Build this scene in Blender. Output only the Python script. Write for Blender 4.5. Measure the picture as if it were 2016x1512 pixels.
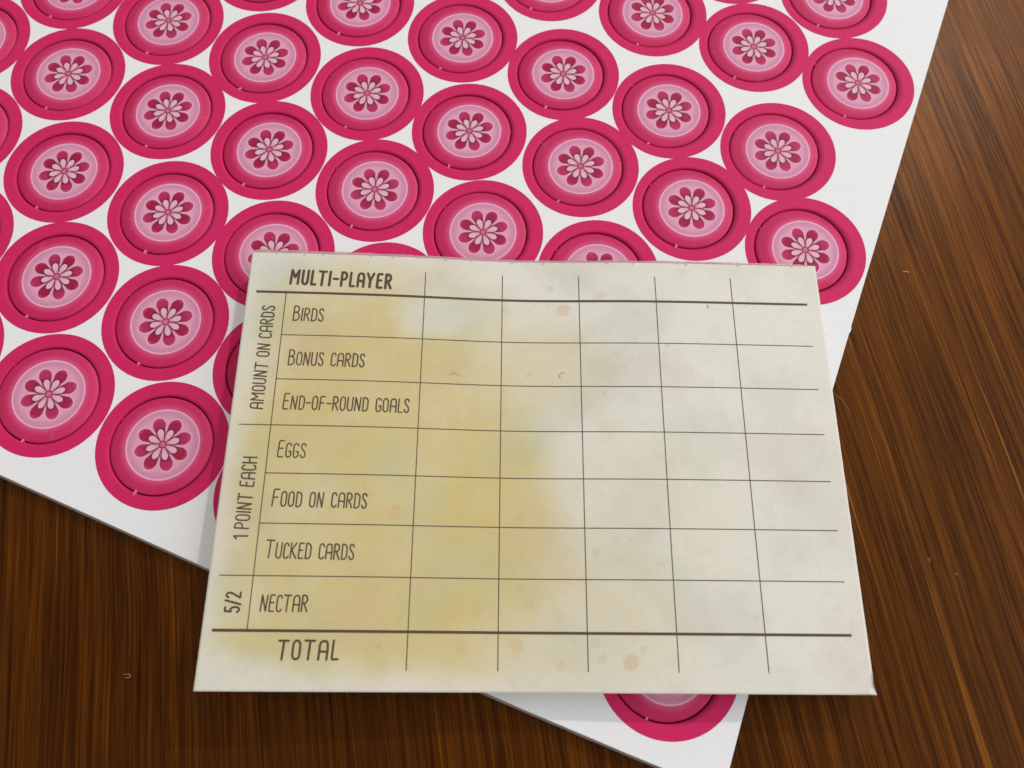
import bpy, bmesh, math, random
from mathutils import Matrix, Vector, noise as mnoise
random.seed(7)
MM = 0.001
for o in list(bpy.data.objects): bpy.data.objects.remove(o)
scene = bpy.context.scene
COL = scene.collection

# ------------------------------------------------------------------ camera
# plane frame in millimetres: z = 0 is the top of the card sheet, the table lies 2 mm below
RC = ((0.9221144366656747, 0.38675877945490333, 0.011073039654546632),
      (0.36927970564528556, -0.8711773857406007, -0.3235466914838036),
      (-0.11548794175657033, 0.30243612397684533, -0.9461474125209037))
CAM = Vector((113.9489, -99.1594, 121.4014))
TABLE_Z = -2.0
cam_d = bpy.data.cameras.new('camera')
cam = bpy.data.objects.new('camera', cam_d); COL.objects.link(cam)
cam_d.sensor_fit = 'HORIZONTAL'; cam_d.sensor_width = 36.0
cam_d.lens = 1560.0 / 2016.0 * 36.0
cam_d.clip_start = 0.005; cam_d.clip_end = 50
m3 = Matrix(((RC[0][0], -RC[1][0], -RC[2][0]), (RC[0][1], -RC[1][1], -RC[2][1]), (RC[0][2], -RC[1][2], -RC[2][2])))
def W(x, y, z):            # plane millimetres -> world metres, table top at world z = 0
    return Vector((x, y, z - TABLE_Z)) * MM
cam.matrix_world = Matrix.Translation(W(*CAM)) @ m3.to_4x4()
scene.camera = cam
cam_d.dof.use_dof = True; cam_d.dof.focus_distance = 0.130; cam_d.dof.aperture_fstop = 30.0

# ------------------------------------------------------------------ light of the room
world = bpy.data.worlds.new('World'); scene.world = world; world.use_nodes = True
bg = world.node_tree.nodes['Background']
bg.inputs[0].default_value = (1.0, 0.96, 0.91, 1); bg.inputs[1].default_value = 0.45
def area(name, direction, dist, size, power, col, size_y=None, shape='RECTANGLE'):
    l = bpy.data.lights.new(name, 'AREA'); l.energy = power; l.color = col
    l.shape = shape; l.size = size
    if size_y: l.size_y = size_y
    o = bpy.data.objects.new(name, l); COL.objects.link(o)
    tgt = W(110, -70, 0); d = Vector(direction).normalized()
    o.location = tgt + d * dist
    o.rotation_euler = d.to_track_quat('Z', 'Y').to_euler()
    return o
area('ceiling_lamp', (0.252, 1.044, 1.0), 1.6, 0.07, 7.6, (1.0, 0.95, 0.89), shape='DISK')
area('window_light', (1.25, 0.55, 0.95), 1.1, 1.0, 6.2, (0.86, 0.93, 1.0), 0.9)
area('room_bounce', (-0.15, 0.6, 1.0), 2.0, 1.8, 4.5, (1.0, 0.98, 0.95), 1.8)
vs = scene.view_settings
vs.view_transform = 'Standard'; vs.look = 'None'; vs.exposure = -0.05; vs.gamma = 1.0; vs.use_curve_mapping = False
scene.render.engine = 'CYCLES'

# ------------------------------------------------------------------ helpers
def lin(r, g, b):
    f = lambda c: (c/255/12.92) if c/255 <= 0.04045 else ((c/255+0.055)/1.055)**2.4
    return (f(r), f(g), f(b))
class E:                   # tiny expression wrapper round shader Math nodes
    nt = None
    def __init__(s, v): s.v = v
    @staticmethod
    def op(k, *a):
        n = E.nt.nodes.new('ShaderNodeMath'); n.operation = k
        for i, x in enumerate(a):
            x = x.v if isinstance(x, E) else x
            if isinstance(x, (int, float)): n.inputs[i].default_value = x
            else: E.nt.links.new(x, n.inputs[i])
        return E(n.outputs[0])
    def __add__(s, o): return E.op('ADD', s, o)
    def __radd__(s, o): return E.op('ADD', o, s)
    def __sub__(s, o): return E.op('SUBTRACT', s, o)
    def __rsub__(s, o): return E.op('SUBTRACT', o, s)
    def __mul__(s, o): return E.op('MULTIPLY', s, o)
    def __rmul__(s, o): return E.op('MULTIPLY', o, s)
    def __truediv__(s, o): return E.op('DIVIDE', s, o)
def smooth(x, a, b):       # 0 at a -> 1 at b
    n = E.nt.nodes.new('ShaderNodeMapRange'); n.interpolation_type = 'SMOOTHSTEP'
    E.nt.links.new(x.v, n.inputs[0])
    n.inputs[1].default_value = a; n.inputs[2].default_value = b
    n.inputs[3].default_value = 0; n.inputs[4].default_value = 1
    if a > b:
        n.inputs[1].default_value = b; n.inputs[2].default_value = a
        n.inputs[3].default_value = 1; n.inputs[4].default_value = 0
    return E(n.outputs[0])
def mix(a, b, f):
    n = E.nt.nodes.new('ShaderNodeMix'); n.data_type = 'RGBA'
    for s, x in ((n.inputs[6], a), (n.inputs[7], b)):
        if isinstance(x, tuple): s.default_value = (*x, 1)
        else: E.nt.links.new(x, s)
    f = f.v if isinstance(f, E) else f
    if isinstance(f, (int, float)): n.inputs[0].default_value = f
    else: E.nt.links.new(f, n.inputs[0])
    return n.outputs[2]
def new_mat(name):
    m = bpy.data.materials.new(name); m.use_nodes = True
    E.nt = m.node_tree
    return m, m.node_tree, m.node_tree.nodes['Principled BSDF']
def node(kind, **kw):
    n = E.nt.nodes.new(kind)
    for k, v in kw.items(): setattr(n, k, v)
    return n
def link(a, b): E.nt.links.new(a.v if isinstance(a, E) else a, b)
def noise_tex(vec, scale, detail=2, rough=0.5, dist=0.0):
    n = node('ShaderNodeTexNoise')
    if vec is not None: link(vec, n.inputs['Vector'])
    n.inputs['Scale'].default_value = scale; n.inputs['Detail'].default_value = detail
    n.inputs['Roughness'].default_value = rough; n.inputs['Distortion'].default_value = dist
    return E(n.outputs['Fac'])
def bump(bsdf, height, strength, dist):
    b = node('ShaderNodeBump'); b.inputs['Strength'].default_value = strength; b.inputs['Distance'].default_value = dist
    link(height, b.inputs['Height']); link(b.outputs[0], bsdf.inputs['Normal'])
def obj_coords():
    return node('ShaderNodeTexCoord').outputs['Object']
def geo_pos():             # world position: keeps the paper weave continuous over board, rings and tokens
    return node('ShaderNodeNewGeometry').outputs['Position']
def weave(pos):            # linen press of the card surface
    s = node('ShaderNodeSeparateXYZ'); link(pos, s.inputs[0])
    x, y = E(s.outputs[0]), E(s.outputs[1])
    k = 2*math.pi/0.00042
    a = E.op('SINE', (x*0.94 + y*0.34)*k); b = E.op('SINE', (y*0.94 - x*0.34)*k)
    return a*b*0.5 + 0.5
def mesh_obj(name, verts, faces, mat, parent=None, smooth_shade=False):
    me = bpy.data.meshes.new(name); me.from_pydata([tuple(v) for v in verts], [], faces); me.update()
    if smooth_shade:
        for p in me.polygons: p.use_smooth = True
    if mat: me.materials.append(mat)
    o = bpy.data.objects.new(name, me); COL.objects.link(o)
    if parent: o.parent = parent
    return o

# ------------------------------------------------------------------ materials
def make_wood():
    m, nt, b = new_mat('varnished_wood')
    ga = math.radians(-58.0)
    co = obj_coords()
    s = node('ShaderNodeSeparateXYZ'); link(co, s.inputs[0])
    x, y = E(s.outputs[0]), E(s.outputs[1])
    al = x*math.cos(ga) + y*math.sin(ga)            # metres along the grain
    ac = y*math.cos(ga) - x*math.sin(ga)            # metres across it
    def vec(sa, sc, off=0.0):
        c = node('ShaderNodeCombineXYZ'); link(al*sa + off, c.inputs[0]); link(ac*sc, c.inputs[1]); return c.outputs[0]
    wob = noise_tex(vec(18, 30), 1.0, 3, 0.5) - 0.5
    ac = ac + wob*0.0022
    broad = noise_tex(vec(5, 160), 1.0, 2, 0.5)
    mid = noise_tex(vec(19, 950, 3.1), 1.0, 3, 0.6)
    fine = noise_tex(vec(48, 2800, 7.7), 1.0, 3, 0.65)
    veryfine = noise_tex(vec(160, 6500, 1.3), 1.0, 2, 0.6)
    line = smooth(noise_tex(vec(17, 1750, 4.4), 1.0, 1, 0.5), 0.62, 0.82)
    dark = smooth(noise_tex(vec(22, 1950, 9.9), 1.0, 1, 0.5), 0.62, 0.80)
    blotch = noise_tex(vec(20, 40, 2.2), 1.0, 3, 0.6)
    t = broad*0.20 + mid*0.26 + fine*0.34 + veryfine*0.14 + (blotch - 0.5)*0.08 + line*0.20 - dark*0.10 + 0.022
    r = node('ShaderNodeValToRGB'); link(t, r.inputs[0])
    el = r.color_ramp.elements
    el[0].position = 0.36; el[0].color = (*lin(40, 16, 1), 1)
    el[1].position = 0.80; el[1].color = (*lin(176, 114, 38), 1)
    for p, c in ((0.48, lin(60, 27, 2)), (0.55, lin(80, 40, 4)), (0.62, lin(102, 55, 8)), (0.70, lin(134, 79, 16))):
        e = el.new(p); e.color = (*c, 1)
    col = r.outputs[0]
    # one pale sapwood streak on the right, as on the table
    w2 = noise_tex(vec(22, 0, 5.0), 1.0, 2, 0.5) - 0.5
    c0 = STREAK * MM
    dline = E.op('ABSOLUTE', ac - c0 + w2*0.0009)
    st = smooth(dline, 0.0008, 0.0001)
    col = mix(col, lin(150, 90, 28), st*(0.10 + 0.65*smooth(mid*0.5 + fine*0.5, 0.38, 0.62)))
    # small pale scratches and dust
    v = node('ShaderNodeTexVoronoi'); link(vec(330, 420), v.inputs['Vector']); v.inputs['Scale'].default_value = 0.45
    gate = smooth(noise_tex(co, 60, 1), 0.60, 0.66)
    spk = smooth(E(v.outputs['Distance']), 0.05, 0.02)*gate
    col = mix(col, lin(190, 140, 90), spk*0.0)
    link(col, b.inputs['Base Color'])
    link(0.33 + (noise_tex(co, 35, 3) - 0.5)*0.12, b.inputs['Roughness'])
    b.inputs['Specular IOR Level'].default_value = 0.06
    bp = node('ShaderNodeBump'); bp.inputs['Strength'].default_value = 0.12; bp.inputs['Distance'].default_value = 0.0003
    link(fine*0.6 + veryfine*0.4, bp.inputs['Height']); link(bp.outputs[0], b.inputs['Normal'])
    # coloured sheen of the fibres under the varnish
    gl = node('ShaderNodeBsdfAnisotropic'); gl.inputs['Roughness'].default_value = 0.42
    link(mix(col, lin(196, 122, 36), smooth(mid*0.5 + fine*0.5, 0.30, 0.68)), gl.inputs['Color']); link(bp.outputs[0], gl.inputs['Normal'])
    ms = node('ShaderNodeMixShader'); ms.inputs[0].default_value = 0.085
    link(b.outputs[0], ms.inputs[1]); link(gl.outputs[0], ms.inputs[2])
    link(ms.outputs[0], nt.nodes['Material Output'].inputs[0])
    return m
_ga = math.radians(-58.0)
STREAK = 171.0*(-math.sin(_ga)) + (-55.0)*math.cos(_ga)     # replaced below by the measured line
M = {}
def make_card():
    m, nt, b = new_mat('white_card')
    pos = geo_pos()
    n = noise_tex(pos, 260, 3, 0.6)
    g = smooth(noise_tex(pos, 900, 2, 0.5), 0.66, 0.78)
    col = mix(lin(240, 240, 241), lin(235, 236, 238), n)
    col = mix(col, lin(196, 192, 190), g*0.10)
    link(col, b.inputs['Base Color'])
    b.inputs['Roughness'].default_value = 0.62; b.inputs['Specular IOR Level'].default_value = 0.2
    bump(b, weave(pos)*0.9 + noise_tex(pos, 1500, 2)*0.4, 0.30, 0.0001)
    return m
def make_core():
    m, nt, b = new_mat('grey_card_core')
    n = noise_tex(geo_pos(), 3000, 3, 0.6)
    link(mix(lin(182, 172, 164), lin(140, 130, 122), n), b.inputs['Base Color'])
    b.inputs['Roughness'].default_value = 0.9
    return m
PINK = lin(199, 36, 92)
def make_pink():
    m, nt, b = new_mat('pink_ink')
    pos = geo_pos()
    n = noise_tex(pos, 350, 3, 0.6); f = noise_tex(pos, 5200, 2, 0.6)
    s = node('ShaderNodeSeparateXYZ'); link(obj_coords(), s.inputs[0])
    x, y = E(s.outputs[0])*1000.0, E(s.outputs[1])*1000.0
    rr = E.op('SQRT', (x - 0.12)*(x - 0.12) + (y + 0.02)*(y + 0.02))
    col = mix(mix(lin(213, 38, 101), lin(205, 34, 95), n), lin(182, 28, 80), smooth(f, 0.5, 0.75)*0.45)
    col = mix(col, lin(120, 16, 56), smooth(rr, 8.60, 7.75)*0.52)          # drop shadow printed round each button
    link(col, b.inputs['Base Color'])
    b.inputs['Roughness'].default_value = 0.58; b.inputs['Specular IOR Level'].default_value = 0.18
    bump(b, weave(pos)*0.9 + noise_tex(pos, 1500, 2)*0.4, 0.27, 0.0001)
    return m
def make_token():
    """print of a token: pink disc, pale round field, eight dark petals, eight pale petals, eye"""
    m, nt, b = new_mat('token_print')
    co = obj_coords()
    s = node('ShaderNodeSeparateXYZ'); link(co, s.inputs[0])
    x, y = E(s.outputs[0])*1000.0, E(s.outputs[1])*1000.0      # millimetres
    FS = 1.07
    pos = geo_pos()
    gr = noise_tex(pos, 5200, 2, 0.6)
    r = E.op('SQRT', x*x + y*y)
    th = E.op('ARCTAN2', y, x)
    stp = math.pi/4
    q = (th - math.radians(86.0 - 22.5))/stp + 16.0
    k = E.op('FLOOR', q)
    fa = (q - k - 0.5)*stp
    par = 1.0 - E.op('MODULO', k, 2.0)
    rf_ = r/FS
    u = rf_*E.op('COSINE', fa); v = E.op('ABSOLUTE', rf_*E.op('SINE', fa))
    def petal(u0, L, wid, grow=0.0, pw=0.85):
        tip = (u - u0)/L
        w_out = E.op('SQRT', E.op('MAXIMUM', 1.0 - tip*tip, 0.0))*wid
        w_in = E.op('POWER', E.op('MAXIMUM', u/u0, 0.0), pw)*wid
        w = E.op('ADD', E.op('MULTIPLY', w_out, E.op('GREATER_THAN', u, u0)), E.op('MULTIPLY', w_in, E.op('LESS_THAN', u, u0)))
        inside = E.op('LESS_THAN', u, u0 + L)
        return (w + grow - v), inside
    # pink body with a pale glow round the field
    glow = smooth(r, 7.4, 5.7)
    col = mix(lin(198, 34, 91), lin(216, 80, 130), E.op('POWER', glow, 2.0))
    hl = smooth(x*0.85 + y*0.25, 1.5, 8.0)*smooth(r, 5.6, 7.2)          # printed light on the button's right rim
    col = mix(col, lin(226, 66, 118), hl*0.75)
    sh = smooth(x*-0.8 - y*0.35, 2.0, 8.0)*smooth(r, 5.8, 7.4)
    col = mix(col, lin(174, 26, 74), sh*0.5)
    # pale field
    pale = mix(lin(226, 163, 190), lin(210, 142, 172), smooth(r, 3.9, 5.3))
    pale = mix(pale, lin(240, 186, 208), smooth(r, 5.45, 5.62)*0.85)
    col = mix(col, pale, smooth(r, 5.86, 5.70))
    # halo and dark petals
    d, ins = petal(2.92, 1.25, 1.00)
    d2, ins2 = petal(2.92, 1.50, 1.08)
    col = mix(col, lin(238, 192, 216), smooth(d2, -0.15, 0.25)*ins2*0.55*smooth(r, 1.0, 2.4))
    tipc = mix(lin(182, 38, 90), lin(164, 16, 64), par)
    pc = mix(lin(132, 22, 66), tipc, smooth(u, 2.0, 3.2))
    pc = mix(pc, lin(208, 90, 138), smooth(u, 3.5, 4.15)*0.5)
    col = mix(col, pc, smooth(d, -0.05, 0.12)*ins)
    # shade printed round the pale petals, then the petals
    e, ine = petal(1.74, 0.70, 0.51, pw=0.80)
    e2, ine2 = petal(1.74, 0.88, 0.69, pw=0.72)
    col = mix(col, lin(118, 26, 66), smooth(e2, -0.08, 0.10)*ine2*0.92)
    ip = mix(lin(222, 156, 178), lin(234, 182, 198), smooth(u, 0.7, 1.5))
    col = mix(col, ip, smooth(e, 0.0, 0.10)*ine)
    col = mix(col, lin(142, 52, 92), smooth(r, 0.72, 0.60))
    col = mix(col, lin(214, 104, 140), smooth(r, 0.47, 0.36))
    oi = node('ShaderNodeObjectInfo'); rnd = E(oi.outputs['Random'])
    col = mix(col, lin(236, 120, 160), rnd*0.05)
    scuff = smooth(noise_tex(pos, 420, 4, 0.65), 0.60, 0.74)
    col = mix(col, lin(238, 190, 206), scuff*0.07)
    col = mix(col, lin(120, 20, 60), smooth(gr, 0.5, 0.75)*0.13)
    link(col, b.inputs['Base Color'])
    b.inputs['Roughness'].default_value = 0.55; b.inputs['Specular IOR Level'].default_value = 0.2
    bump(b, weave(pos)*0.9 + noise_tex(pos, 1500, 2)*0.4, 0.27, 0.0001)
    return m
def make_paper(name, vcol=True):
    m, nt, b = new_mat(name)
    pos = obj_coords()
    g1 = noise_tex(pos, 420, 4, 0.65); g2 = noise_tex(pos, 2600, 3, 0.6); g3 = noise_tex(pos, 120, 4, 0.6)
    if vcol:
        a = node('ShaderNodeVertexColor', layer_name='print'); c = a.outputs[0]
    else:
        c = mix(lin(232, 228, 216), lin(214, 208, 192), g1)
    c = mix(c, lin(150, 140, 100), smooth(g1, 0.50, 0.72)*0.09)
    c = mix(c, lin(236, 228, 205), smooth(g3, 0.52, 0.72)*0.12)
    c = mix(c, lin(110, 104, 84), smooth(g2, 0.52, 0.75)*0.10)
    link(c, b.inputs['Base Color'])
    b.inputs['Roughness'].default_value = 0.52; b.inputs['Specular IOR Level'].default_value = 0.35
    bump(b, g2*0.6 + g1*0.4, 0.12, 0.0001)
    return m
def make_ink():
    m, nt, b = new_mat('brown_ink')
    n = noise_tex(obj_coords(), 3000, 3, 0.6)
    link(mix(lin(78, 60, 49), lin(98, 78, 62), n), b.inputs['Base Color'])
    b.inputs['Roughness'].default_value = 0.55; b.inputs['Specular IOR Level'].default_value = 0.3
    return m
def make_glue():
    m, nt, b = new_mat('clear_pink_glue')
    n = noise_tex(obj_coords(), 700, 3, 0.6)
    link(mix(lin(226, 196, 196), lin(206, 150, 160), n), b.inputs['Base Color'])
    b.inputs['Roughness'].default_value = 0.22
    link(0.62 + (n - 0.5)*0.5, b.inputs['Alpha'])
    bump(b, noise_tex(obj_coords(), 1800, 2), 0.4, 0.0002)
    return m
def make_nick():
    m, nt, b = new_mat('torn_paper_nick')
    n = noise_tex(geo_pos(), 3000, 2)
    link(mix(lin(208, 72, 122), lin(232, 140, 172), n), b.inputs['Base Color'])
    b.inputs['Roughness'].default_value = 0.8
    return m
# the pale streak passes through two points of the table seen in the photograph (millimetres)
def ray(px, py, z):
    d = Vector(((px-1008)/1560.0, (py-756)/1560.0, 1.0))
    dw = Vector([sum(RC[i][j]*d[i] for i in range(3)) for j in range(3)])
    return CAM + dw*((z-CAM.z)/dw.z)
_p = (ray(1776.7, 1000, TABLE_Z) + ray(1952.7, 1512, TABLE_Z))*0.5
_d = ray(1952.7, 1512, TABLE_Z) - ray(1776.7, 1000, TABLE_Z)
STREAK = _p.y*math.cos(_ga) - _p.x*math.sin(_ga)
M['wood'] = make_wood(); M['card'] = make_card(); M['core'] = make_core(); M['pink'] = make_pink()
M['token'] = make_token(); M['sheet'] = make_paper('printed_sheet'); M['stack'] = make_paper('sheet_edges', False)
M['ink'] = make_ink(); M['glue'] = make_glue(); M['nick'] = make_nick()

# ------------------------------------------------------------------ table
def build_table():
    bm = bmesh.new()
    bmesh.ops.create_cube(bm, size=1.0)
    for v in bm.verts:
        v.co = Vector((v.co.x*0.9 + 0.10, v.co.y*0.8 - 0.03, (v.co.z - 0.5)*0.03))
    bmesh.ops.bevel(bm, geom=bm.edges[:], offset=0.003, segments=3, affect='EDGES')
    me = bpy.data.meshes.new('table_top'); bm.to_mesh(me); bm.free(); me.materials.append(M['wood'])
    o = bpy.data.objects.new('table_top', me); COL.objects.link(o)
    o['kind'] = 'structure'; o['label'] = 'dark brown varnished wooden table top with straight grain'; o['category'] = 'table'
    return o
build_table()

# ------------------------------------------------------------------ punchboard of round tokens
PITCH = 21.0; R_OUT = 10.43; R_HOLE = 8.10; R_TOK = 7.93
MEAS = {(0,1):(10.4,-18.3),(1,1):(31.35,-18.59),(2,1):(52.53,-18.39),(3,1):(73.21,-18.6),(4,1):(94.49,-17.56),(5,1):(115.57,-17.83),
(6,1):(136.31,-18.05),(-1,2):(-.26,-36.31),(0,2):(20.87,-36.21),(1,2):(41.8,-36.32),(2,2):(62.83,-36.35),(3,2):(83.76,-36.67),
(-1,3):(10.68,-54.54),(0,3):(31.85,-54.59),(-1,4):(20.96,-72.64),(0,4):(42.1,-72.66),(-1,5):(31.49,-90.89),(0,5):(52.51,-91.01),
(3,0):(63.56,.21),(4,0):(84.23,0),(5,0):(105.13,.05),(6,0):(126.17,-.5),(5,-1):(94.83,20.21),(6,-1):(115.26,20.16),(7,-1):(135.75,19.9)}
def to_px(x, y, z=0.0):
    d = Vector((x, y, z)) - CAM
    c = [sum(RC[i][j]*d[j] for j in range(3)) for i in range(3)]
    return 1008 + 1560*c[0]/c[2], 756 + 1560*c[1]/c[2]
def token_spots():
    out = []
    for j in range(-3, 6):
        for i in range(-8, 9):
            x = i*PITCH + j*PITCH*0.5; y = -j*PITCH*math.sqrt(3)/2
            if j < 0: y += 1.9
            if (i, j) in MEAS: x, y = MEAS[(i, j)]
            if x > 140: continue
            seen = False
            for a in range(24):
                px, py = to_px(x + R_OUT*math.cos(a*math.pi/12), y + R_OUT*math.sin(a*math.pi/12))
                if -10 < px < 2026 and -10 < py < 1522: seen = True
            if not seen: continue
            # wholly under the score pad: nothing of it shows
            hid = True
            for a in range(24):
                X = x + R_OUT*math.cos(a*math.pi/12); Y = y + R_OUT*math.sin(a*math.pi/12)
                px, py = to_px(X, Y)
                u = (px-381.7)/1340; t = (py-500)/865
                lft = 495 - 113*t; rgt = 1605 + 118*t; top = 495 + 28*(px-495)/1110
                if not (lft+6 < px < rgt-6 and top+6 < py < 1362): hid = False
            if hid: continue
            out.append((i, j, x, y))
    return out
SPOTS = token_spots()
def die_shift(x, y):       # the die cut is a little out of register with the print, more so to the right
    t = max(0.0, min(1.0, (x + y*0.4 + 5)/140.0))
    return -0.10 - 0.55*t, -0.16 - 0.10*t
board = bpy.data.objects.new('punchboard', None); COL.objects.link(board)
board.empty_display_size = 0.02
board.location = W(60, -30, TABLE_Z)
board['label'] = 'white card punchboard of pink flower tokens lying on the wooden table'; board['category'] = 'punchboard'
BO = board.location.copy()
def edge_x(y):             # the cut edges are not quite straight
    t = max(0.0, (-30.0 - y)/75.0)
    return 147.25 - 0.004*y + 1.45*t*t
def edge_y(x):
    t = max(0.0, (x - 95.0)/54.0)
    return -105.0 + 0.95*t*t
def build_board():
    x0, x1, y0, y1 = -95.0, 147.6, -104.95, 75.0
    cu = bpy.data.curves.new('card_outline', 'CURVE'); cu.dimensions = '2D'; cu.fill_mode = 'BOTH'
    b = 0.12; y0e = edge_y(149.2)
    cu.extrude = (2.0/2 - b)*MM; cu.bevel_depth = b*MM; cu.bevel_resolution = 1; cu.offset = -b*MM
    def spl(pts):
        s = cu.splines.new('POLY'); s.points.add(len(pts)-1); s.use_cyclic_u = True
        for p, q in zip(s.points, pts): p.co = (q[0]*MM, q[1]*MM, 0, 1)
    # cut outline, with the small die nick on the right edge
    n = ray(1681, 651, 0)
    e = edge_x
    ys = [y0e + (n.y-0.7-y0e)*k/12 for k in range(13)]
    spl([(x0, edge_y(x0)), (40, edge_y(40)), (90, edge_y(90)), (120, edge_y(120)), (135, edge_y(135))] + [(e(q), q) for q in ys] +
        [(e(n.y)+0.14, n.y-0.35), (e(n.y)+0.12, n.y+0.3), (e(n.y), n.y+0.6), (e(0), 0), (e(40), 40), (e(y1), y1), (x0, y1)])
    for (i, j, x, y) in SPOTS:
        dx, dy = die_shift(x, y)
        r = R_HOLE + 0.60 + b
        spl([(x+dx+r*math.cos(-2*math.pi*k/64), y+dy+r*math.sin(-2*math.pi*k/64)) for k in range(64)])
    t = bpy.data.objects.new('tmp', cu); COL.objects.link(t)
    dg = bpy.context.evaluated_depsgraph_get()
    me = bpy.data.meshes.new_from_object(t.evaluated_get(dg))
    bpy.data.objects.remove(t); bpy.data.curves.remove(cu)
    me.name = 'card_sheet'
    me.materials.clear(); me.materials.append(M['card']); me.materials.append(M['core'])
    for p in me.polygons:
        p.material_index = 0 if abs(p.normal.z) > 0.25 else 1
        p.use_smooth = False
    o = bpy.data.objects.new('card_sheet', me); COL.objects.link(o); o.parent = board
    o.location = W(0, 0, -1.0) - BO
    return o
card = build_board()
def build_cut_edge():
    x0, x1 = -95.0, 149.1
    vs_, fs = [], []; n = 160
    for k in range(n+1):
        x = x0+(x1-x0)*k/n
        w = 0.05*mnoise.noise(Vector((x*0.4, 0, 0)))
        for (dy, z) in ((0.10, -0.10), (-0.10+w, -0.40), (-0.34+w, -1.10), (-0.40+w, -1.99)):
            vs_.append((x*MM, (edge_y(x)+dy)*MM, (z+1.0)*MM))
    for k in range(n):
        for q in range(3): a = k*4+q; fs.append((a, a+1, a+5, a+4))
    mesh_obj('cut_edge', vs_, fs, M['core'], card, True)
build_cut_edge()
NS = 72
def lathe(cx, cy, prof, cap=None):
    """rings of (radius, z) about a centre, in mm, as verts and faces"""
    vs_, fs = [], []
    for (r, z) in prof:
        for k in range(NS):
            a = 2*math.pi*k/NS
            vs_.append(((cx + r*math.cos(a))*MM, (cy + r*math.sin(a))*MM, z*MM))
    for q in range(len(prof)-1):
        for k in range(NS):
            fs.append((q*NS+k, q*NS+(k+1) % NS, (q+1)*NS+(k+1) % NS, (q+1)*NS+k))
    if cap: fs.append(tuple(range(NS)))
    return vs_, fs
random.seed(11)
for n_, (i, j, x, y) in enumerate(SPOTS):
    dx, dy = die_shift(x, y)
    # printed ring: ink on the card, running over the pressed lip of the die cut
    zt = 0.015 + 0.006*((i - j) % 3)
    rv, rf = [], []
    prof_in = [(R_HOLE, -1.2), (R_HOLE+0.01, -0.22), (R_HOLE+0.06, -0.10), (R_HOLE+0.18, -0.03), (R_HOLE+0.40, zt), (R_HOLE+0.66, zt)]
    v1, f1 = lathe(dx, dy, prof_in)
    f1 = [tuple(reversed(f)) for f in f1]; f1 = [tuple(reversed(f)) for f in f1]
    base = len(v1)
    for k in range(NS):
        a = 2*math.pi*k/NS
        v1.append((R_OUT*math.cos(a)*MM, R_OUT*math.sin(a)*MM, zt*MM))
    L0 = (len(prof_in)-1)*NS
    for k in range(NS): f1.append((L0+k, L0+(k+1) % NS, base+(k+1) % NS, base+k))
    f1 = [tuple(reversed(f)) for f in f1]
    ring = mesh_obj('printed_ring', v1, f1, M['pink'], card, True)
    ring.location = Vector((x, y, 1.0))*MM
    # the token inside its die cut
    zc = random.uniform(-0.10, 0.04)
    prof = [(0.001, 0.0), (3.5, 0.0), (6.2, 0.0), (R_TOK-0.75, -0.01), (R_TOK-0.35, -0.04), (R_TOK-0.14, -0.09), (R_TOK-0.04, -0.18), (R_TOK, -0.34), (R_TOK, -1.9)]
    v2, f2 = lathe(dx, dy, prof)
    f2 = [tuple(reversed(f)) for f in f2]
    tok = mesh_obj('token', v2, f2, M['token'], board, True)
    tok.location = W(x, y, zc) - BO
    tok.rotation_euler = (random.uniform(-0.016, 0.016), random.uniform(-0.016, 0.016), random.uniform(-0.03, 0.03))
    # uncut nicks that still hold the token
    for w_, deg in enumerate((270 + random.uniform(-5, 5), 166 + random.uniform(-6, 6), 28 + random.uniform(-6, 6))):
        a = math.radians(deg); hw = (0.20, 0.15, 0.12)[w_]; top = (-0.03, -0.12, -0.2)[w_]
        ca, sa = math.cos(a), math.sin(a)
        pts = []
        for rr, ww, zz in ((R_TOK-0.35, hw*0.8, top-0.06), (R_TOK-0.05, hw, top), (R_HOLE+0.10, hw*0.9, top+0.02), (R_HOLE+0.40, hw*0.7, top-0.03)):
            for sg in (-1, 1): pts.append((dx + rr*ca - sg*ww*sa*random.uniform(0.7, 1.2), dy + rr*sa + sg*ww*ca*random.uniform(0.7, 1.2), zz))
        nv = len(pts)
        pts += [(p[0], p[1], p[2]-0.5) for p in pts]
        fc = []
        for q in range(3):
            a0 = q*2
            fc += [(a0, a0+2, a0+3, a0+1), (a0, a0+nv, a0+2+nv, a0+2), (a0+1, a0+3, a0+3+nv, a0+1+nv)]
        mesh_obj('connector_tab', [(p[0]*MM, p[1]*MM, p[2]*MM) for p in pts], fc, M['nick'] if w_ == 0 else M['pink'], tok)

# ------------------------------------------------------------------ score pad
PTH, POX, POY = 0.3903, 77.3373, -119.537
PW, PH = 93.4593, 67.1179
def pz(x, y):              # warped top of the pad above the card, mm
    z = 4.5 - 1.4424*(x-PW/2)/PW*2 - 0.72*(y-PH/2)/PH*2 - 1.1876*math.exp(-((x-43.126)/16)**2)
    z += 0.05*mnoise.noise(Vector((x*0.05, y*0.06, 2.0)))
    dc = math.hypot(PW-x, y)                      # dog-eared corner
    if dc < 1.6: z += 0.5*(1-dc/1.6)**2
    return z
pad = bpy.data.objects.new('score_pad', None); COL.objects.link(pad)
pad.empty_display_size = 0.02
pad.location = W(POX, POY, 0); pad.rotation_euler = (0, 0, PTH)
pad['label'] = 'cream paper score pad with ruled MULTI-PLAYER table lying on the punchboard'; pad['category'] = 'notepad'

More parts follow.
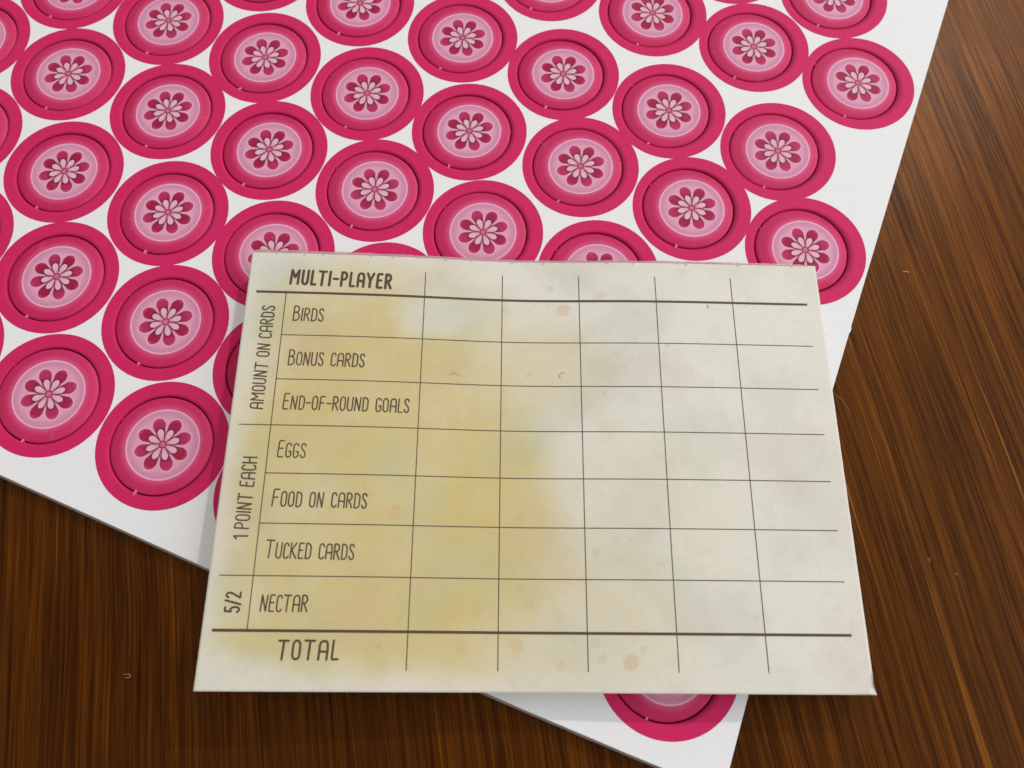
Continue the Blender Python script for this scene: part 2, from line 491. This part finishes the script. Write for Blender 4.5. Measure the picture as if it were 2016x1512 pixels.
def sstep(a, b, x):
    t = max(0.0, min(1.0, (x-a)/(b-a))); return t*t*(3-2*t)
def fbm(x, y, s, seed, oct_=4):
    v = 0; a = 0.5; f = 1.0
    for _ in range(oct_):
        v += a*mnoise.noise(Vector((x*s*f + seed*17.3, y*s*f - seed*9.1, seed*3.7))); a *= 0.5; f *= 2.1
    return v
BLOTS = [(51.0,58.2,1.3,.8),(57.1,60.9,.9,.5),(56.0,60.2,.6,.4),(25.7,24.7,1.2,.7),(33.7,38.7,1.1,.5),(18.1,38.2,1.0,.55),(37.9,11.0,1.0,.45),
 (35.2,11.0,.8,.45),(45.3,11.6,.8,.5),(35.6,6.0,1.2,.5),(43.5,6.2,1.3,.5),(49.7,3.6,.8,.5),(54.6,6.7,.8,.5),(55.6,4.5,.6,.6),(59.6,4.1,1.3,.85),
 (61.4,5.8,.6,.6),(55.2,19.2,.7,.6),(26.3,20.5,1.0,.3),(28.8,46.6,.5,.3),(41.5,58.0,.8,.4),(29.0,3.1,.6,.4),(45.6,47.0,.6,.4),(8.7,35.4,.8,.45),
 (10.0,50.7,1.3,.3),(44.8,20.1,.7,.3),(51.6,7.0,.7,.3),(48.5,59.3,.5,.4),(42.0,46.2,.8,.4)]
GREYDOTS = [(41.3, 44.2, .4), (57.0, 44.0, .35), (49, 62.2, .5), (60.3, 21.0, .3), (36.0, 27.0, .35), (33.2, 12.4, .35), (24.5, 6.0, .5), (67.5, 52, .5)]
def wash(x, y):
    """printed watercolour wash of the sheet, linear rgb"""
    wx = x + 6.0*fbm(x, y, 0.05, 1); wy = y + 6.0*fbm(x, y, 0.05, 2)
    c = Vector(lin(225, 222, 210))
    # ochre wash down the left and middle
    e1 = 1 - sstep(0.55, 1.22, math.hypot((wx-19)/30.0, (wy-29)/38.0))
    e2 = 1 - sstep(0.40, 1.25, math.hypot((wx-37)/15.0, (wy-22)/22.0))
    e3 = 1 - sstep(0.45, 1.2, math.hypot((wx-11)/13.0, (wy-58)/11.0))
    e4 = 1 - sstep(0.2, 1.2, math.hypot((wx-47)/14.0, (wy-49)/9.0))
    e5 = 1 - sstep(0.3, 1.25, math.hypot((wx-44)/26.0, (wy-8)/14.0))
    e7 = 1 - sstep(0.2, 1.3, math.hypot((wx-62)/18.0, (wy-22)/22.0))
    y_ = 1 - (1-e1*0.84)*(1-e2*0.62)*(1-e3*0.30)*(1-e4*0.40)*(1-e5*0.36)*(1-e7*0.16)
    # paler bluish break near the first rows
    e6 = 1 - sstep(0.3, 1.1, math.hypot((wx-31)/7.5, (wy-55)/5.0))
    e8 = 1 - sstep(0.5, 1.1, math.hypot((wx-3)/5.0, (wy-65)/6.0))
    e9 = 1 - sstep(0.5, 1.15, math.hypot((wx-5)/8.0, (wy-2.0)/5.5))
    y_ *= (1 - 0.6*e6)*(1 - 0.7*e8)*(1 - 0.75*e9)
    y_ *= sstep(-1.0, 7.0, wx + 3.0*fbm(x, y, 0.15, 3))*0.45 + 0.55
    y_ *= 0.45 + 0.55*sstep(-1.0, 7.0, wy + 2*fbm(x, y, 0.15, 4) + max(0, x-22)*0.15)
    y_ *= 1.0 + 0.30*fbm(x, y, 0.11, 5)
    ochre = Vector(lin(209, 191, 131)); c = c.lerp(ochre, max(0, min(1, y_)))
    deep = Vector(lin(206, 185, 119))
    c = c.lerp(deep, max(0, min(0.8, (y_-0.55)*1.6*(0.5+fbm(x, y, 0.14, 6)*1.6))))
    g = max(0, fbm(x, y, 0.075, 7) + 0.03)*1.5                       # greenish islands
    c = c.lerp(Vector(lin(192, 190, 146)).lerp(Vector(lin(198, 201, 186)), 1-min(1, y_*1.6)), min(0.55, g))
    p = max(0, fbm(x, y, 0.085, 8) - 0.02)*1.5                       # pinkish islands
    c = c.lerp(Vector(lin(210, 184, 148)).lerp(Vector(lin(216, 204, 196)), 1-min(1, y_*1.6)), min(0.55, p))
    bl = max(0, fbm(x, y, 0.09, 9) - 0.05)*0.6*(1-y_)
    c = c.lerp(Vector(lin(205, 207, 209)), min(0.6, bl))
    edge = min(x, y, PW-x, PH-y)                                     # unprinted paler margin
    c = c.lerp(Vector(lin(224, 218, 206)), 0.40*(1-sstep(0.2, 3.2, edge + 1.5*fbm(x, y, 0.2, 10))))
    for (bx, by, br, ba) in BLOTS:
        if abs(x-bx) < 2.4*br and abs(y-by) < 2.4*br:
            d = math.hypot(x-bx, y-by)/br + 0.55*fbm(x, y, 0.9, bx)
            a = (1-sstep(0.62, 1.0, d))*ba*(0.75+0.25*sstep(0.3, 0.8, d))
            c = c.lerp(Vector(lin(212, 166, 120)), a*0.62)
    for (bx, by, br) in GREYDOTS:
        d = math.hypot(x-bx, y-by)/br + 0.5*fbm(x, y, 1.2, bx)
        c = c.lerp(Vector(lin(168, 164, 144)), 0.35*(1-sstep(0.3, 1.1, d)))
    if edge < 0.28: c = c.lerp(Vector(lin(236, 232, 224)), 0.55)      # bare paper on the cut edge
    if math.hypot(PW-x, y) < 0.9: c = Vector(lin(240, 238, 232))
    if edge == PH-y and edge < 0.7 and fbm(x, y, 0.9, 12) > 0.27: c = c.lerp(Vector(lin(232, 229, 220)), 0.5)
    return c
def build_pad():
    nx, ny = 300, 216
    vs_, cols, fs = [], [], []
    for b_ in range(ny+1):
        for a_ in range(nx+1):
            x = PW*a_/nx; y = PH*b_/ny
            X, Y = x, y
            if b_ == ny: Y += 0.10*mnoise.noise(Vector((x*0.9, 3.0, 0))) + 0.08*mnoise.noise(Vector((x*3.1, 8.0, 0)))           # slightly torn top edge
            if b_ == 0 or a_ in (0, nx): X += 0.02*mnoise.noise(Vector((x, y*1.3, 5)))
            vs_.append((X*MM, Y*MM, pz(x, y)*MM)); cols.append(wash(x, y))
    for b_ in range(ny):
        for a_ in range(nx):
            q = b_*(nx+1)+a_; fs.append((q, q+1, q+nx+2, q+nx+1))
    n = len(vs_)
    rim = [a_ for a_ in range(nx)] + [b_*(nx+1)+nx for b_ in range(ny)] + [ny*(nx+1)+a_ for a_ in range(nx, 0, -1)] + [b_*(nx+1) for b_ in range(ny, 0, -1)]
    for r_ in rim:
        v = vs_[r_]; vs_.append((v[0], v[1], v[2]-0.11*MM)); cols.append(Vector(lin(236, 232, 222)))
    for k in range(len(rim)):
        k2 = (k+1) % len(rim); fs.append((rim[k], n+k, n+k2, rim[k2]))
    sheet = mesh_obj('top_sheet', vs_, fs, M['sheet'], pad, True)
    ca = sheet.data.color_attributes.new('print', 'FLOAT_COLOR', 'POINT')
    flat = []
    for c in cols: flat += [c.x, c.y, c.z, 1.0]
    ca.data.foreach_set('color', flat)
    # block of sheets below, each a little out of line, resting on the card
    random.seed(3)
    NL = 16; vs_, fs = [], []
    nxs, nys = 24, 16
    def rim_pts(ins, f0):
        pts = []
        for a_ in range(nxs): pts.append((PW*a_/nxs, 0))
        for b_ in range(nys): pts.append((PW, PH*b_/nys))
        for a_ in range(nxs, 0, -1): pts.append((PW*a_/nxs, PH))
        for b_ in range(nys, 0, -1): pts.append((0, PH*b_/nys))
        out = []
        for (x, y) in pts:
            zt = pz(x, y) - 0.12; z = 0.04 + (zt-0.04)*f0
            out.append(((ins[0]+(x/PW)*(PW-ins[0]-ins[1]))*MM, (ins[2]+(y/PH)*(PH-ins[2]-ins[3]))*MM, z*MM))
        return out
    NR = 2*(nxs+nys); lev = []
    for l_ in range(NL):
        ins = (random.uniform(0.03, 0.2), random.uniform(0.03, 0.2), random.uniform(0.03, 0.2), 0.05)
        lev.append(rim_pts(ins, l_/NL)); lev.append(rim_pts(ins, (l_+0.97)/NL))
    for L in lev: vs_ += L
    for q in range(len(lev)-1):
        for k in range(NR):
            k2 = (k+1) % NR; fs.append((q*NR+k, q*NR+k2, (q+1)*NR+k2, (q+1)*NR+k))
    fs.append(tuple(range(NR-1, -1, -1)))
    mesh_obj('sheet_block', vs_, fs, M['stack'], pad)
    # glued binding along the far edge: a thin lip of clear glue left proud of the paper
    vs_, fs = [], []; n = 260
    for k in range(n+1):
        x = PW*k/n*0.985
        t = k/n
        wd = (0.46 - 0.16*t)*(0.85 + 0.5*mnoise.noise(Vector((x*0.35, 1.0, 0))) + 0.25*mnoise.noise(Vector((x*1.7, 7.0, 0))))
        wd = max(0.10, wd)*sstep(0, 0.01, t)*(1-sstep(0.985, 1.0, t))
        hz = pz(x, PH) + 0.05
        vs_ += [(x*MM, (PH-0.12)*MM, (hz-0.02)*MM), (x*MM, (PH+wd*0.5)*MM, (hz+0.10)*MM), (x*MM, (PH+wd)*MM, (hz-0.05)*MM), (x*MM, (PH+0.03)*MM, 0.3*MM)]
    for k in range(n):
        for q in range(3): a_ = k*4+q; fs.append((a_, a_+4, a_+5, a_+1))
    g = mesh_obj('glue_binding', vs_, fs, M['glue'], pad, True)
    # little beads of glue and chipped paper along the torn edge
    random.seed(21)
    beads = [4.0, 8.5, 11.6, 19.3, 23.0, 27.2, 31.5, 35.8, 42.5, 47.8, 51.3, 58.4, 62.8, 70.2, 71.6, 80.4, 89.5]
    for x in beads:
        bm = bmesh.new(); bmesh.ops.create_icosphere(bm, subdivisions=1, radius=1.0)
        sx, sy = random.uniform(0.18, 0.34), random.uniform(0.12, 0.22)
        for v in bm.verts: v.co = Vector((v.co.x*sx, v.co.y*sy, v.co.z*0.10))*MM
        me = bpy.data.meshes.new('glue_bead'); bm.to_mesh(me); bm.free(); me.materials.append(M['bead'])
        o = bpy.data.objects.new('glue_bead', me); COL.objects.link(o); o.parent = g
        y = PH - random.uniform(0.12, 0.35)
        o.location = Vector((x, y, pz(x, y)+0.03))*MM
    return sheet
def make_bead():
    m, nt, b = new_mat('glue_bead')
    b.inputs['Base Color'].default_value = (*lin(205, 200, 186), 1); b.inputs['Roughness'].default_value = 0.15
    n = noise_tex(obj_coords(), 2500, 2); bump(b, n, 0.5, 0.0001)
    return m
M['bead'] = make_bead()
sheet = build_pad()

# ---- printed ruling and lettering: flat ribbons of ink that follow the sheet
INK_Z = 0.035
def ribbon(vs_, fs, pts, width, lift, caps=True, taper=0.0):
    """a stroke of ink through pts (pad mm) with round ends"""
    out = [Vector((p[0], p[1])) for p in pts]
    if caps:
        for k in range(1, len(out)-1):
            a, b = out[k]-out[k-1], out[k+1]-out[k]
            if a.length > 1e-5 and b.length > 1e-5 and a.angle(b) > 0.75:
                ribbon(vs_, fs, pts[:k+1], width, lift); ribbon(vs_, fs, pts[k:], width, lift+0.0007); return
    closed = (out[0]-out[-1]).length < 1e-5 and len(out) > 3
    hw = width/2; n = len(out); base = len(vs_)
    def put(p): vs_.append((p.x*MM, p.y*MM, (pz(p.x, p.y)+INK_Z+lift)*MM))
    for k, p in enumerate(out):
        if closed: a, b = out[(k-1) % (n-1)], out[(k+1) % (n-1)]
        else: a, b = out[max(0, k-1)], out[min(n-1, k+1)]
        t1 = (p-a).normalized() if (p-a).length > 1e-6 else (b-p).normalized()
        t2 = (b-p).normalized() if (b-p).length > 1e-6 else t1
        t = (t1+t2)
        t = t.normalized() if t.length > 1e-3 else t1
        nn = Vector((-t.y, t.x)); c = max(0.6, nn.dot(Vector((-t1.y, t1.x))))
        h = hw/c
        put(p+nn*h); put(p-nn*h)
    for k in range(n-1):
        q = base+2*k; fs.append((q, q+1, q+3, q+2))
    if caps and not closed:
        for e, (p, o_) in enumerate(((out[0], out[1]), (out[-1], out[-2]))):
            d = (p-o_).normalized(); a0 = math.atan2(d.y, d.x); c0 = len(vs_)
            for s_ in range(7):
                an = a0 - math.pi/2 + math.pi*s_/6
                put(p + Vector((math.cos(an), math.sin(an)))*hw)
            fs.append(tuple(range(c0, c0+7)))
def arc(cx, cy, rx, ry, a0, a1, n=10):
    return [(cx+rx*math.cos(math.radians(a0+(a1-a0)*k/n)), cy+ry*math.sin(math.radians(a0+(a1-a0)*k/n))) for k in range(n+1)]
def glyphs():
    G = {}
    G['A'] = (0.46, [[(0, 0), (.03, .62)] + arc(.22, .72, .19, .26, 180, 95, 5) + arc(.30, .80, .14, .18, 90, 10, 5) + [(.455, .55), (.43, 0)], [(.02, .43), (.445, .41)]])
    G['B'] = (0.43, [[(.03, 0), (.06, 1.0), (.20, 1.0)] + arc(.22, .79, .17, .21, 80, -80, 7) + [(.10, .56)], [(.10, .56), (.22, .55)] + arc(.22, .28, .21, .27, 80, -85, 8) + [(.03, .0)]])
    G['C'] = (0.36, [arc(.20, .80, .16, .19, 5, 180, 9) + [(.02, .5)] + arc(.19, .19, .17, .19, 180, 345, 9)])
    G['D'] = (0.41, [[(.02, 0), (.05, 1.0), (.18, .99)] + arc(.19, .70, .22, .27, 75, 0, 6) + [(.40, .42)] + arc(.18, .26, .21, .26, 0, -85, 6) + [(.02, 0)]])
    G['E'] = (0.36, [[(.36, 1.0), (.10, 1.0), (.05, .93), (.0, .06), (.05, .0), (.33, .01)], [(.04, .53), (.30, .54)]])
    G['F'] = (0.40, [[(.40, 1.0), (.09, .99), (.06, .93), (.0, 0)], [(.05, .52), (.31, .53)]])
    G['G'] = (0.40, [arc(.21, .80, .18, .19, 10, 180, 9) + [(.02, .5)] + arc(.20, .19, .18, .19, 180, 355, 9) + [(.385, .42), (.22, .42)]])
    G['H'] = (0.42, [[(.0, 0), (.02, 1)], [(.42, 0), (.42, 1)], [(.01, .52), (.42, .52)]])
    G['I'] = (0.04, [[(.0, 0), (.04, 1.0)]])
    G['K'] = (0.45, [[(.0, 0), (.04, 1.0)], [(.42, 1.0), (.04, .46), (.10, .50), (.42, 0)]])
    G['L'] = (0.30, [[(.05, 1.0), (.0, .05), (.04, .0), (.30, .01)]])
    G['M'] = (0.60, [[(.0, 0), (.06, 1.0), (.30, .48), (.58, 1.0), (.54, 0)]])
    G['N'] = (0.45, [[(.0, 0), (.06, 1.0), (.37, .0), (.45, 1.0)]])
    G['O'] = (0.40, [arc(.20, .74, .185, .26, 0, 180, 9) + arc(.19, .26, .185, .26, 180, 360, 9) + [(.385, .74)]])
    G['P'] = (0.39, [[(.0, 0), (.04, 1.0), (.18, 1.0)] + arc(.19, .74, .20, .26, 85, -85, 9) + [(.03, .46)]])
    G['R'] = (0.41, [[(.0, 0), (.04, 1.0), (.17, 1.0)] + arc(.19, .76, .19, .24, 85, -80, 9) + [(.05, .50)], [(.17, .50), (.40, 0)]])
    G['S'] = (0.36, [arc(.20, .83, .155, .17, 0, 185, 9) + [(.06, .70), (.16, .56), (.28, .44), (.34, .30)] + arc(.18, .18, .165, .18, 5, -185, 10)])
    G['T'] = (0.50, [[(.0, 1.0), (.50, .99)], [(.26, .99), (.20, 0)]])
    G['U'] = (0.41, [[(.03, 1.0), (.0, .30)] + arc(.19, .24, .19, .24, 180, 360, 9) + [(.41, 1.0)]])
    G['Y'] = (0.46, [[(.0, 1.0), (.20, .46)], [(.46, 1.0), (.20, .46), (.17, 0)]])
    G['-'] = (0.31, [[(.0, .50), (.31, .49)]])
    G['1'] = (0.20, [[(.0, .80), (.19, 1.0), (.20, 0)]])
    G['2'] = (0.40, [arc(.20, .80, .18, .20, 165, 0, 8) + [(.36, .66), (.22, .38), (.0, .02), (.40, .01)]])
    G['5'] = (0.38, [[(.36, 1.0), (.07, 1.0), (.04, .56), (.16, .62)] + arc(.18, .30, .20, .31, 75, -150, 11)])
    G['/'] = (0.30, [[(.0, -.05), (.30, 1.05)]])
    return G
GL = glyphs()
def lettering(text, x0, y0, width, cap, small, stroke, vertical=False, tight=0.17, dy=0.0, gap=0.47):
    """text from (x0, y0) along the baseline; first letters at cap height, the rest at small height"""
    pen, items = 0.0, []
    for k, ch in enumerate(text):
        if ch == ' ': pen += gap*small; continue
        h = cap if k == 0 else small
        w, st = GL[ch]
        items.append((pen, h, st)); pen += (w+tight)*h
    total = pen - tight*small
    sx = width/total
    vs_, fs = [], []; lift = 0.0
    for (px, h, st) in items:
        jig = random.uniform(-0.02, 0.02)
        for s_ in st:
            pts = []
            for (a, b) in s_:
                u = (px + a*h)*sx; v = b*h + jig
                v += dy*u/width
                pts.append((x0 - v, y0 + u) if vertical else (x0 + u, y0 + v))
            ribbon(vs_, fs, pts, stroke*random.uniform(0.94, 1.06), lift)
            lift += 0.0015
    o = mesh_obj('lettering', vs_, fs, M['ink'], sheet)
    o['label'] = 'dark brown hand lettering reading ' + text
    return o
random.seed(5)
lettering('MULTI-PLAYER', 6.72, 61.45, 16.1, 2.45, 2.45, 0.40, tight=0.27, dy=-0.28)
for txt, y, wd in (('BIRDS', 55.00, 4.75), ('BONUS CARDS', 47.42, 11.75), ('END-OF-ROUND GOALS', 40.15, 19.05), ('EGGS', 32.65, 4.05),
                   ('FOOD ON CARDS', 25.25, 13.65), ('TUCKED CARDS', 17.80, 12.45)):
    x0 = 7.72 if txt != 'TUCKED CARDS' else 7.62
    lettering(txt, x0, y, wd, 2.50, 2.15, 0.195, dy=-0.08)
lettering('NECTAR', 7.72, 10.45, 6.45, 2.2, 2.2, 0.20)
lettering('TOTAL', 10.80, 4.12, 8.1, 2.46, 2.46, 0.295, tight=0.24, dy=0.06)
lettering('AMOUNT ON CARDS', 4.68, 40.15, 17.2, 1.90, 1.90, 0.215, True, tight=0.18, gap=0.34)
lettering('1 POINT EACH', 4.76, 20.45, 12.05, 1.98, 1.98, 0.215, True, tight=0.18, gap=0.34)
lettering('5/2', 4.80, 10.32, 2.65, 1.95, 1.95, 0.27, True, tight=0.20)
def rule(x0, y0, x1, y1, width, lift):
    vs_, fs = [], []; n = 60
    ribbon(vs_, fs, [(x0+(x1-x0)*k/n, y0+(y1-y0)*k/n) for k in range(n+1)], width, lift, caps=False)
    mesh_obj('ruled_line', vs_, fs, M['ink'], sheet)
RY = [59.8877 - 7.4286*k for k in range(8)]
for k, y in enumerate(RY):
    thick = k in (0, 7)
    rule(1.47 if k in (0, 3, 6, 7) else 6.22, y, 91.2, y, 0.38 if thick else 0.128, 0.004 if not thick else 0.008)
for c in range(5):
    x = 28.33 + 12.614*c
    rule(x, 64.4, x, 2.75, 0.125, 0.0)
rule(6.22, RY[0], 6.22, RY[7], 0.128, 0.0)

# ------------------------------------------------------------------ dust and fibres
def make_fibre(name, c):
    m, nt, b = new_mat(name)
    n = noise_tex(obj_coords(), 2000, 2); link(mix(c, tuple(q*0.7 for q in c), n), b.inputs['Base Color'])
    b.inputs['Roughness'].default_value = 0.7
    return m
M['pale_fibre'] = make_fibre('pale_fibre', lin(196, 150, 96)); M['dark_fibre'] = make_fibre('dark_fibre', lin(150, 138, 118))
def fibre(pts, rad, mat, label, group):
    """a thin tube through world points (metres)"""
    P = [Vector(p) for p in pts]
    # smooth the path
    Q = []
    for k in range(len(P)-1):
        p0, p1, p2, p3 = P[max(0, k-1)], P[k], P[k+1], P[min(len(P)-1, k+2)]
        for s_ in range(5):
            t = s_/5
            Q.append(0.5*((2*p1) + (p2-p0)*t + (2*p0-5*p1+4*p2-p3)*t*t + (3*p1-p0-3*p2+p3)*t**3))
    Q.append(P[-1])
    base = P[0].copy(); vs_, fs = [], []
    for k, q in enumerate(Q):
        d = (Q[min(len(Q)-1, k+1)] - Q[max(0, k-1)]).normalized()
        a = d.cross(Vector((0, 0, 1))).normalized(); u = a.cross(d)
        r = rad*(0.5 + 0.5*math.sin(math.pi*(0.15+0.7*k/(len(Q)-1))))
        for g in range(5):
            an = 2*math.pi*g/5; vs_.append(q - base + a*math.cos(an)*r + u*math.sin(an)*r)
    for k in range(len(Q)-1):
        for g in range(5): fs.append((k*5+g, k*5+(g+1) % 5, (k+1)*5+(g+1) % 5, (k+1)*5+g))
    fs.append((4, 3, 2, 1, 0)); n = len(Q)-1; fs.append(tuple(n*5+g for g in range(5)))
    o = mesh_obj('dust_fibre', vs_, fs, mat, None, True); o.location = base
    o['label'] = label; o['category'] = 'fibre'; o['group'] = group
def on_table(px): 
    return [tuple(W(*ray(a, b, TABLE_Z)) + Vector((0, 0, 0.00006))) for a, b in px]
def on_pad(px):
    out = []
    for a, b in px:
        z = 4.5
        for _ in range(20):
            q = ray(a, b, z); dx, dy = q.x-POX, q.y-POY
            x = math.cos(PTH)*dx + math.sin(PTH)*dy; y = -math.sin(PTH)*dx + math.cos(PTH)*dy; z = pz(x, y)
        out.append(tuple(W(q.x, q.y, z+0.07)))
    return out
GT = 'specks of dust on the wooden table'; GP = 'loose fibres on the score pad'
fibre(on_table([(1777, 536), (1783, 535), (1789, 537)]), 0.00013, M['pale_fibre'], 'short pale fleck on the wood right of the punchboard corner token', GT)
fibre(on_table([(1644, 776), (1656, 788), (1668, 803), (1675, 818)]), 0.000035, M['pale_fibre'], 'fine pale hair on the wood where pad edge meets punchboard edge', GT)
fibre(on_table([(243, 1328), (255, 1327), (256, 1333), (246, 1334)]), 0.00005, M['pale_fibre'], 'tiny bent fleck on the dark wood left of the word TOTAL', GT)
fibre(on_table([(1825, 1098), (1830, 1102), (1828, 1107)]), 0.00006, M['pale_fibre'], 'tiny pale fleck on the pale streak right of the score pad', GT)
fibre(on_table([(1880, 1128), (1884, 1133)]), 0.00007, M['pale_fibre'], 'tiny dust speck farthest right on the wooden table', GT)
fibre(on_pad([(1112, 733), (1105, 735), (1101, 740), (1104, 745)]), 0.000035, M['dark_fibre'], 'small curled dark fibre on the pad, two columns right of BONUS CARDS', GP)
fibre(on_pad([(886, 739), (891, 736), (896, 734), (904, 739)]), 0.000024, M['dark_fibre'], 'faint bent fibre on the pad in the cell right of BONUS CARDS', GP)
fibre(on_pad([(1391, 600), (1394, 604), (1393, 608)]), 0.00004, M['dark_fibre'], 'tiny fibre under the thick heading line in the fourth column', GP)
